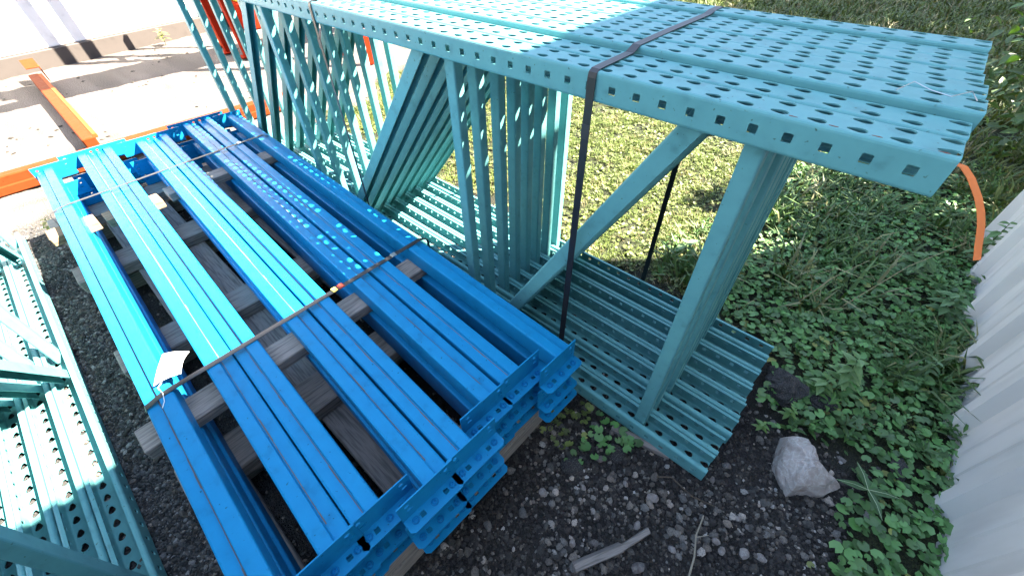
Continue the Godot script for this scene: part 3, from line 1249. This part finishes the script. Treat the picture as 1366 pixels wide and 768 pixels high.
func make_stack() -> void:
	# pallet
	var pal := thing("wooden_pallet", "weathered grey wooden pallet under the blue beams", "pallet", P(-1.69, -0.006, -0.52))
	var vw := 0.98
	for i in 5:
		var u: float = [1.165, 0.62, 0.0, -0.62, -1.165][i]
		var mb := MB.new()
		mb.box(P(u, 0.037, 0), Vector3(0.095, 0.074, vw), 0.004)
		part("runner", mb.done(), M.wood_v, pal)
	for i in 6:
		var mb := MB.new()
		mb.box(P(0, 0.0872, -0.42 + 0.168 * i), Vector3(2.425, 0.0262, 0.105), 0.003)
		part("deck_board", mb.done(), M.wood_u, pal)
	for u: float in [1.15, 0.655, 0.05, -0.60, -1.14]:
		var mb := MB.new()
		mb.box(P(u, 0.1262, 0.0), Vector3(0.135, 0.0516, vw), 0.004)
		part("cross_board", mb.done(), M.wood_v, pal)
	# packing timbers between the layers
	for q: Array in [[-1.105, -1.0, -0.055, "grey packing timber across the stack under the nearer strap"], [-2.36, -0.985, -0.825, "short pale packing block under the outermost blue beam at the far strap"],
		[-2.34, -0.80, -0.59, "short pale packing block under the second pair of blue beams"], [-2.37, -0.56, -0.06, "dark packing timber under the shaded blue beams near the far strap"]]:
		var t := thing("packing_timber", q[3], "timber", P(q[0], 0.2725, (q[1] + q[2]) * 0.5))
		t.rotation.y = 0.02
		var mb := MB.new()
		mb.box(Vector3(0, 0.0185, 0), Vector3(0.088, 0.0365, q[2] - q[1]), 0.003)
		part("timber", mb.done(), M.wood_v if q[0] > -2.0 or q[1] > -0.57 else M.wood_fresh, t)
	# beams: [centre v at u = -1.7, near end u, yaw, high side left?, words]
	var rows := [[-0.903, -0.455, 0.020, false, "outermost left blue step beam"], [-0.749, -0.505, 0.033, true, "left beam of the leftmost blue pair"], [-0.679, -0.505, 0.033, false, "right beam of the leftmost blue pair"],
		[-0.522, -0.455, 0.041, true, "left beam of the middle blue pair"], [-0.449, -0.455, 0.041, false, "right beam of the middle blue pair"],
		[-0.296, -0.502, 0.047, true, "left beam of the light-dotted blue pair"], [-0.220, -0.502, 0.047, false, "right beam of the light-dotted blue pair"], [-0.073, -0.445, 0.040, true, "blue step beam closest to the teal frames"]]
	var proto := make_beam("")
	var first := true
	var layer_words := ["on the top layer", "in the middle layer of the stack", "in the bottom layer on the pallet"]
	for l in 3:
		for r: Array in rows:
			var label: String = r[4] + " " + layer_words[l]
			var b := proto
			if not first:
				b = copy(proto, "shelf_beam", label)
			else:
				proto.set_meta("label", label)
			first = false
			var j := 0.0 if l == 0 else rng.randf_range(-0.004, 0.004)
			var y: float = [0.3095, 0.2095, 0.1465][l]
			var nu: float = r[1]
			var uc := nu - BEAM_L * 0.5 + j - 0.003
			var vc: float = r[0] + (-1.7 - uc) * (r[2] as float) + (0.0 if l == 0 else -0.012 + 0.008 * l)
			b.position = P(uc, y, vc)
			b.rotation.y = -(r[2] as float) + (0.0 if r[3] else PI)
	# straps round the stack
	for k in 2:
		var ua: float = [-1.128, -2.405][k]
		var ub: float = [-1.136, -2.455][k]
		var s := thing("strapping_band", ["grey plastic strap across the blue beams with a small red buckle", "grey plastic strap across the far end of the blue beams"][k], "strap")
		var sk: float = [0.012, 0.036][k]
		var pts: Array = []
		var va := -0.956 + sk * 0.6
		var vb := -0.053 + sk * 1.0
		for q: Array in [[va - 0.002, 0.15], [va - 0.002, 0.26], [va - 0.002, 0.352], [va + 0.003, 0.363], [va + 0.035, 0.372], [va + 0.065, 0.3745], [va + 0.16, 0.3745], [va + 0.5, 0.3747], [vb - 0.03, 0.3747], [vb - 0.012, 0.367], [vb + 0.001, 0.358], [vb + 0.004, 0.34], [vb + 0.004, 0.15]]:
			var f := inverse_lerp(va, vb, q[0])
			pts.append(P(lerpf(ua, ub, f), q[1], q[0]))
		var mb := MB.new()
		mb.band(pts, Vector3(1, 0, 0), 0.0165 if k == 0 else 0.014, 0.0011)
		part("band", mb.done(), M.strap_grey, s)
		if k == 0:
			mb = MB.new()
			mb.box(P(-1.134, 0.3765, -0.392), Vector3(0.021, 0.005, 0.02), 0.001)
			part("buckle", mb.done(), M.buckle_red, s)
			mb = MB.new()
			mb.box(P(-1.134, 0.3768, -0.414), Vector3(0.020, 0.005, 0.016), 0.001)
			part("buckle_end", mb.done(), M.buckle_yel, s)
		mb = MB.new()
		mb.box(P(lerpf(ua, ub, 0.84), 0.3764, lerpf(va, vb, 0.84)), Vector3(0.019, 0.004, 0.018), 0.001)
		part("seal", mb.done(), M.seal, s)
	# paper tag lying by the strap
	var pm := MB.new(true)
	var c := [P(-1.266, 0.376, -0.860), P(-1.195, 0.395, -0.806), P(-1.131, 0.392, -0.845), P(-1.160, 0.381, -0.908)]
	var gr: Array = []
	for i in 7:
		var row: Array[Vector3] = []
		for j in 7:
			var a := i / 6.0
			var b := j / 6.0
			var p: Vector3 = c[0].lerp(c[1], a).lerp(c[3].lerp(c[2], a), b)
			p.y += 0.012 * sin(b * 2.6) * (0.4 + 0.6 * a) + 0.006 * sin(a * 3.0)
			row.append(p)
		gr.append(row)
	for i in 6:
		for j in 6:
			pm.quad(gr[i][j], gr[i + 1][j], gr[i + 1][j + 1], gr[i][j + 1], Vector3.UP)
			pm.quad(gr[i][j] - Vector3(0, 0.0006, 0), gr[i + 1][j] - Vector3(0, 0.0006, 0), gr[i + 1][j + 1] - Vector3(0, 0.0006, 0), gr[i][j + 1] - Vector3(0, 0.0006, 0), Vector3.DOWN)
	var tagn := thing("paper_tag", "curled blank white paper tag tied to the strap by a thin string", "tag")
	part("sheet", pm.done(), M.paper, tagn)
	var sm := MB.new()
	sm.tube([P(-1.158, 0.384, -0.888), P(-1.145, 0.385, -0.902), P(-1.128, 0.377, -0.90), P(-1.10, 0.376, -0.905), P(-1.085, 0.374, -0.915)], 0.0009, 0.0009, 5)
	part("string", sm.done(), M.paper, tagn)


func make_frames() -> void:
	var ord := ["first", "second", "third", "fourth", "fifth", "sixth", "seventh", "eighth"]
	var g1 := "teal upright frames bundled on edge behind the blue beams"
	var f := make_frame("teal perforated upright frame on edge, first of its bundle from the blue beams", g1)
	var uo := [0.0, 0.002, 0.009, 0.006, 0.0, -0.003, -0.002, -0.003]
	var yo := [0.0, 0.001, 0.0125, 0.014, 0.012, 0.0135, 0.0125, 0.0195]
	f.position = P(uo[0], yo[0], 0)
	for i in range(1, 8):
		var label: String = "teal perforated upright frame on edge, %s of its bundle from the blue beams" % ord[i]
		if i == 7:
			label = "teal perforated upright frame on edge at the grass side of its bundle"
		var c := copy(f, "upright_frame", label)
		c.position = P(uo[i], yo[i], PITCH * i + (0.003 if i >= 2 else 0.0))
	for i in 6:
		var c := copy(f, "upright_frame", "teal upright frame on edge at the left picture edge, %s counted from the gravel strip" % ord[i])
		c.set_meta("group", "teal upright frames bundled at the left edge")
		c.position = P(0.045 + 0.004 * ((i * 5) % 3), 0.003 * ((i * 7) % 3), -1.147 - PITCH * (i + 1))
	# straps
	for k in 2:
		var u: float = [-0.538, -1.588][k]
		var s := thing("strapping_band", ["black plastic strap round the near end of the teal frame bundle", "dark plastic strap round the far part of the teal frame bundle"][k], "strap")
		var pts: Array = []
		for q: Array in [[-0.003, -0.004], [-0.003, 0.3], [-0.003, 1.018], [-0.0005, 1.027], [0.008, 1.0318], [0.03, 1.0325], [0.13, 1.034], [0.155, 1.044], [0.30, 1.0456], [0.50, 1.0456], [0.53, 1.050], [0.575, 1.051], [0.588, 1.047], [0.5945, 1.036], [0.5955, 0.5], [0.5955, -0.004]]:
			pts.append(P(u, q[1], q[0]))
		var mb := MB.new()
		mb.band(pts, Vector3(1, 0, 0), 0.0185 if k == 0 else 0.013, 0.0012)
		part("band", mb.done(), M.strap, s)
		mb = MB.new()
		mb.box(P(u, 0.915, -0.0042), Vector3(0.020, 0.03, 0.002), 0.0006)
		part("seal", mb.done(), M.strap_grey, s)
	# rust spots along the front edge of the first frame
	for x: float in [-0.195, -0.142, -0.09, -0.018]:
		var rm := MB.new()
		var el: Array = []
		for k in 10:
			var a := TAU * k / 10.0
			el.append(P(x + cos(a) * 0.0065, 1.0301, 0.0085 + sin(a) * 0.0014 * (1.0 + 0.4 * sin(a * 3.0 + x * 90.0))))
		rm.prism(el, Vector3(0, 0.0003, 0))
		part("rust_spot", rm.done(), M.rust, f)
	# orange ribbon hanging at the near top corner
	var rb := MB.new()
	rb.band([P(-0.002, 1.020, 0.010), P(0.008, 1.018, 0.012), P(0.022, 1.007, 0.012), P(0.041, 0.987, 0.012), P(0.054, 0.970, 0.012), P(0.064, 0.954, 0.012), P(0.078, 0.926, 0.012), P(0.087, 0.909, 0.012)], P(0.74, 0.1, 0.675).normalized(), 0.0095, 0.0008)
	solo("ribbon", rb.done(), M.ribbon, "orange ribbon hanging from the near top corner of the teal frames", "ribbon")
	var wr := MB.new()
	wr.tube([P(-0.10, 1.047, 0.165), P(-0.085, 1.056, 0.19), P(-0.06, 1.050, 0.185), P(-0.035, 1.048, 0.18), P(-0.015, 1.053, 0.205), P(-0.005, 1.047, 0.185)], 0.0008, 0.0007, 5)
	solo("wire", wr.done(), M.seal, "thin loose wire lying on top of the teal frame ends", "wire")


func make_small_things() -> void:
	solo("rock", wedge_rock(), M.quartz, "pale grey pinkish angular rock lying between soil and creeper", "rock", P(0.205, -0.01, 0.215))
	var d := solo("rock", rock_mesh(Vector3(0.15, 0.095, 0.16), 9, 0.34, 9), M.asphalt, "dark rounded asphalt lump beside the teal frame ends", "rock", P(0.08, 0.012, 0.50))
	d.rotation.y = 0.6
	solo("rock", rock_mesh(Vector3(0.10, 0.05, 0.09), 7, 0.2, 12), M.asphalt, "flat dark asphalt lump under the leafy weed", "rock", P(0.20, 0.005, 0.53))
	solo("rock", rock_mesh(Vector3(0.05, 0.03, 0.09), 7, 0.2, 15), M.asphalt, "small dark stone lying among the creeper by the siding", "rock", P(0.43, 0.015, 0.42))
	solo("rock", rock_mesh(Vector3(0.06, 0.025, 0.055), 7, 0.25, 18), M.asphalt, "flat dark stone chip beside the grey wood scrap", "rock", P(-0.24, 0.0, -0.095))
	solo("rock", rock_mesh(Vector3(0.07, 0.04, 0.06), 7, 0.25, 21), M.asphalt, "crumbled asphalt lump on the soil below the beam ends", "rock", P(-0.315, 0.0, -0.22))
	var pale := mat(lin(0.30, 0.29, 0.28), 0.9)
	pale.albedo_texture = M.quartz.albedo_texture
	pale.uv1_triplanar = true
	pale.uv1_world_triplanar = true
	pale.uv1_scale = Vector3(6, 6, 6)
	var pale2 := pale.duplicate()
	pale2.albedo_color = lin(0.17, 0.165, 0.165)
	var STL := ["pale stone on the soil under the corner of the wooden pallet", "grey stone between the green leaves and the wood scrap", "small grey stone below the wood scrap by the bottom post", "flat dark grey stone in front of the bottom teal post", "small stone at the very end of the front bottom post", "small stone just right of the straw stalk's top", "grey stone beside the middle of the straw stalk", "grey stone in the gravel left below the pale rock", "small pale stone farthest right below the pale rock", "pale stone off the left end of the broken stick", "grey stone above the left half of the broken stick", "grey stone above the right end of the broken stick", "grey stone between the broken stick and the straw stalk", "largest loose stone, long and grey, right below the broken stick", "small stone near the crumbled asphalt lump at the beam ends", "small grey stone between the straw stalk and the pale rock", "small stone close to the creeper's edge below the pale rock", "pale stone in the gravel toward the bottom edge, right of the straw", "broad pale stone in the gravel right of the straw stalk", "rounded stone tucked beside the bottom teal post's corner"]
	var si := 0
	for e: Array in [[-0.334, -0.338, 0.029], [-0.263, -0.140, 0.030], [-0.164, -0.150, 0.019], [-0.083, -0.134, 0.034], [0.027, 0.037, 0.021], [0.101, -0.118, 0.022], [0.121, -0.128, 0.023], [0.156, -0.024, 0.020], [0.208, 0.006, 0.017], [-0.193, -0.382, 0.021], [-0.148, -0.342, 0.023], [-0.082, -0.226, 0.023], [0.018, -0.216, 0.023], [-0.028, -0.313, 0.038], [-0.253, -0.245, 0.020], [0.124, -0.023, 0.022], [0.237, 0.010, 0.021], [0.204, -0.075, 0.026], [0.167, -0.099, 0.031], [0.044, 0.107, 0.024]]:
		var sz: float = e[2]
		var o := solo("stone", rock_mesh(Vector3(sz * 1.2, sz * 0.65, sz * 0.9), 9, 0.12, 200 + si, 7, 10), pale if si % 3 != 1 else pale2, (STL[si] as String), "stone", P(e[0], height(e[0], e[1]) + sz * 0.16, e[1]), "loose stones on the dark soil")
		o.rotation.y = si * 1.3
		si += 1
	# wood scraps
	var mb := MB.new()
	mb.prism([P(0, 0, -0.013), P(0, 0.014, -0.011), P(0, 0.017, 0.004), P(0, 0.008, 0.014), P(0, 0, 0.013)], Vector3(0.19, 0, 0))
	var s := solo("wood_scrap", mb.done(), M.stick, "weathered grey split of wood beside the bottom teal post", "wood scrap", P(-0.29, -0.004, -0.028))
	s.rotation = Vector3(0.1, 0.21, -0.03)
	mb = MB.new()
	mb.prism([P(0, 0, -0.012), P(0, 0.013, -0.012), P(0, 0.016, 0.006), P(0, 0.0, 0.015)], Vector3(0.14, 0, 0))
	mb.prism([P(0.14, 0, -0.010), P(0.14, 0.010, -0.009), P(0.14, 0.013, 0.004), P(0.14, 0.0, 0.008)], P(0.09, 0.004, 0.012))
	s = solo("wood_scrap", mb.done(), M.stick, "long grey broken stick lying on the open soil", "wood scrap", P(-0.155, -0.002, -0.43))
	s.rotation = Vector3(0, 1.06, 0)
	mb = MB.new()
	mb.tube([P(0.045, 0.012, -0.09), P(0.05, 0.01, -0.15), P(0.068, 0.008, -0.2), P(0.08, 0.004, -0.27)], 0.0018, 0.003, 6)
	mb.tube([P(0.052, 0.010, -0.155), P(0.075, 0.016, -0.13)], 0.0016, 0.0008, 5)
	solo("straw_stalk", mb.done(), M.straw, "pale dry straw stalk on the gravelly soil", "stalk")
	mb = MB.new()
	mb.tube([P(-0.17, 0.0, -0.05), P(-0.13, 0.006, -0.02), P(-0.06, 0.004, -0.03), P(0.0, 0.0, -0.01)], 0.003, 0.0015, 6)
	solo("twig", mb.done(), M.bark, "dark thin twig lying in front of the bottom teal post end", "twig", P(0.06, 0.0, -0.03))
	# weeds
	var g := lin(0.075, 0.165, 0.04)
	weed("bushy leafy weed with pointed leaves behind the pale rock", P(0.22, 0.0, 0.60), 0.17, 9, 0.062, g, 1)
	weed("small leafy weed at the left foot of the bushy weed", P(0.17, 0.0, 0.55), 0.09, 5, 0.05, g, 2)
	weed("dark leafy weed near the siding's far end", P(0.44, 0.0, 1.25), 0.14, 6, 0.07, lin(0.05, 0.12, 0.035), 3)
	weed("feathery green weed between the bushy weed and siding", P(0.42, 0.0, 0.85), 0.10, 7, 0.04, lin(0.06, 0.13, 0.045), 4)
	weed("broad-leaved weed under the hanging orange ribbon", P(0.30, 0.0, 1.45), 0.16, 6, 0.075, lin(0.06, 0.13, 0.04), 6)
	weed("pale upright weed beyond the hanging orange ribbon", P(0.52, 0.0, 1.75), 0.24, 8, 0.07, lin(0.07, 0.15, 0.045), 7)
	weed("long-leaved weed in the grass between the diagonal braces", P(-0.50, 0.0, 0.95), 0.08, 5, 0.07, lin(0.06, 0.13, 0.04), 8)
	weed("tiny light green weed left of the pale rock", P(0.07, 0.0, 0.28), 0.05, 6, 0.028, lin(0.08, 0.17, 0.03), 10)
	weed("tiny light green weed at the far side of the pale rock", P(0.12, 0.0, 0.38), 0.06, 7, 0.03, lin(0.08, 0.17, 0.03), 14)
	weed("dry yellowish weed on the gravel by the far left beam", P(-3.0, 0.0, -1.02), 0.12, 9, 0.05, lin(0.30, 0.24, 0.06), 11)
	weed("yellow-green weed growing at the foot of the white wall", P(-6.82, 0.0, 0.62), 0.15, 8, 0.09, lin(0.16, 0.15, 0.02), 12)
	# rosette with pale ribs
	var t := thing("rosette_weed", "flat rosette weed with four pale leaf ribs right of the pale rock", "weed", P(0.365, 0.02, 0.275))
	for i in 4:
		var a: float = [0.4, 2.1, 3.5, 5.3][i]
		part("leaf", leaf_mesh(0.085, 0.022, 0.1), M.weed_dark, t, Vector3(0, 0.012, 0), Vector3(0, a, 0.12))
		mb = MB.new()
		mb.tube([Vector3(0, 0.0145, 0), Vector3(0.04, 0.0205, 0), Vector3(0.08, 0.015, 0)], 0.0008, 0.0004, 5)
		part("leaf_rib", mb.done(), M.rib, t, Vector3.ZERO, Vector3(0, a, 0))
	# dry stalks over the weeds
	var dry := mat(lin(0.22, 0.19, 0.10), 0.8)
	for q2: Array in [[-0.02, 0.9, 0.14, 1.22, 0.16, "dry bent grass stalk leaning right beyond the frame ends"], [0.05, 1.15, -0.10, 1.0, 0.12, "dry grass stalk lying low beyond the frame ends"], [0.12, 1.0, 0.40, 1.5, 0.22, "long dry stalk reaching toward the orange ribbon"]]:
		mb = MB.new()
		mb.tube([P(q2[0], 0, q2[1]), P(lerpf(q2[0], q2[2], 0.5), q2[4] * 0.8, lerpf(q2[1], q2[3], 0.5)), P(q2[2], q2[4], q2[3])], 0.0022, 0.001, 5)
		solo("dry_stalk", mb.done(), dry, q2[5], "stalk")


func _ready() -> void:
	rng.seed = 20240
	noise.seed = 3
	noise.frequency = 0.9
	noise.fractal_octaves = 3
	noise2.seed = 8
	noise2.frequency = 4.5
	noise2.fractal_octaves = 3
	# camera
	var cam := Camera3D.new()
	cam.fov = 70.42
	cam.near = 0.02
	cam.far = 1200.0
	var yaw := -0.7404
	var pit := 0.7748
	var rol := -0.0160
	var fw := Vector3(sin(yaw) * cos(pit), -sin(pit), -cos(yaw) * cos(pit))
	var rt := Vector3(cos(yaw), 0, sin(yaw))
	var up := rt.cross(fw)
	cam.transform = Transform3D(Basis(rt * cos(rol) + up * sin(rol), up * cos(rol) - rt * sin(rol), -fw), Vector3(-0.0985, 1.2739, 0.7158))
	add_child(cam)
	cam.current = true
	# sky, sun, exposure
	var env := Environment.new()
	env.background_mode = Environment.BG_SKY
	var sky := ProceduralSkyMaterial.new()
	sky.sky_top_color = Color(0.57, 0.66, 0.80)
	sky.sky_horizon_color = Color(0.38, 0.42, 0.47)
	sky.sky_curve = 0.3
	sky.ground_bottom_color = Color(0.25, 0.23, 0.2)
	sky.ground_horizon_color = Color(0.5, 0.5, 0.5)
	sky.sky_energy_multiplier = 0.66
	sky.sun_angle_max = 1.0
	var sk := Sky.new()
	sk.sky_material = sky
	env.sky = sk
	env.ambient_light_source = Environment.AMBIENT_SOURCE_SKY
	env.tonemap_mode = Environment.TONE_MAPPER_LINEAR
	env.tonemap_exposure = 12.6
	env.sdfgi_enabled = true
	env.ssao_enabled = true
	env.ssil_enabled = true
	var we := WorldEnvironment.new()
	we.environment = env
	add_child(we)
	var sun := DirectionalLight3D.new()
	sun.light_energy = 1.6
	sun.light_color = Color(1.0, 0.95, 0.87)
	sun.light_angular_distance = 0.5
	sun.shadow_enabled = true
	sun.look_at_from_position(Vector3.ZERO, Vector3(-0.63, -1.0, 0.63))
	add_child(sun)

	make_materials()
	M.rib = mat(lin(0.35, 0.42, 0.25), 0.7)
	M.straw = mat(lin(0.24, 0.21, 0.16), 0.8)
	M.weed_dark = mat(lin(0.04, 0.09, 0.03), 0.6)
	make_ground()
	make_siding()
	make_far_things()
	make_frames()
	make_stack()
	make_ground_cover()
	make_small_things()
	# shrubs and trees beyond the shed's corner
	tree("shrub", "tall leafy shrub standing past the shed's corner", "shrub", P(1.15, 0, 2.65), 1.0, 1.3, Vector3(0.95, 1.2, 0.85), 9000, 0.06, 301)
	tree("shrub", "lower leafy shrub farther along from the shed's corner", "shrub", P(1.25, 0, 3.9), 0.8, 0.95, Vector3(0.8, 0.9, 0.8), 5000, 0.065, 302)
	tree("tree", "broad leafy tree beyond the grass", "tree", P(1.6, 0, 10.2), 2.6, 4.4, Vector3(3.2, 2.4, 2.6), 9000, 0.17, 303)
	tree("tree", "leafy tree beyond the shrubs to the right", "tree", P(3.9, 0, 7.4), 2.4, 3.9, Vector3(2.4, 2.2, 2.4), 8000, 0.17, 304)
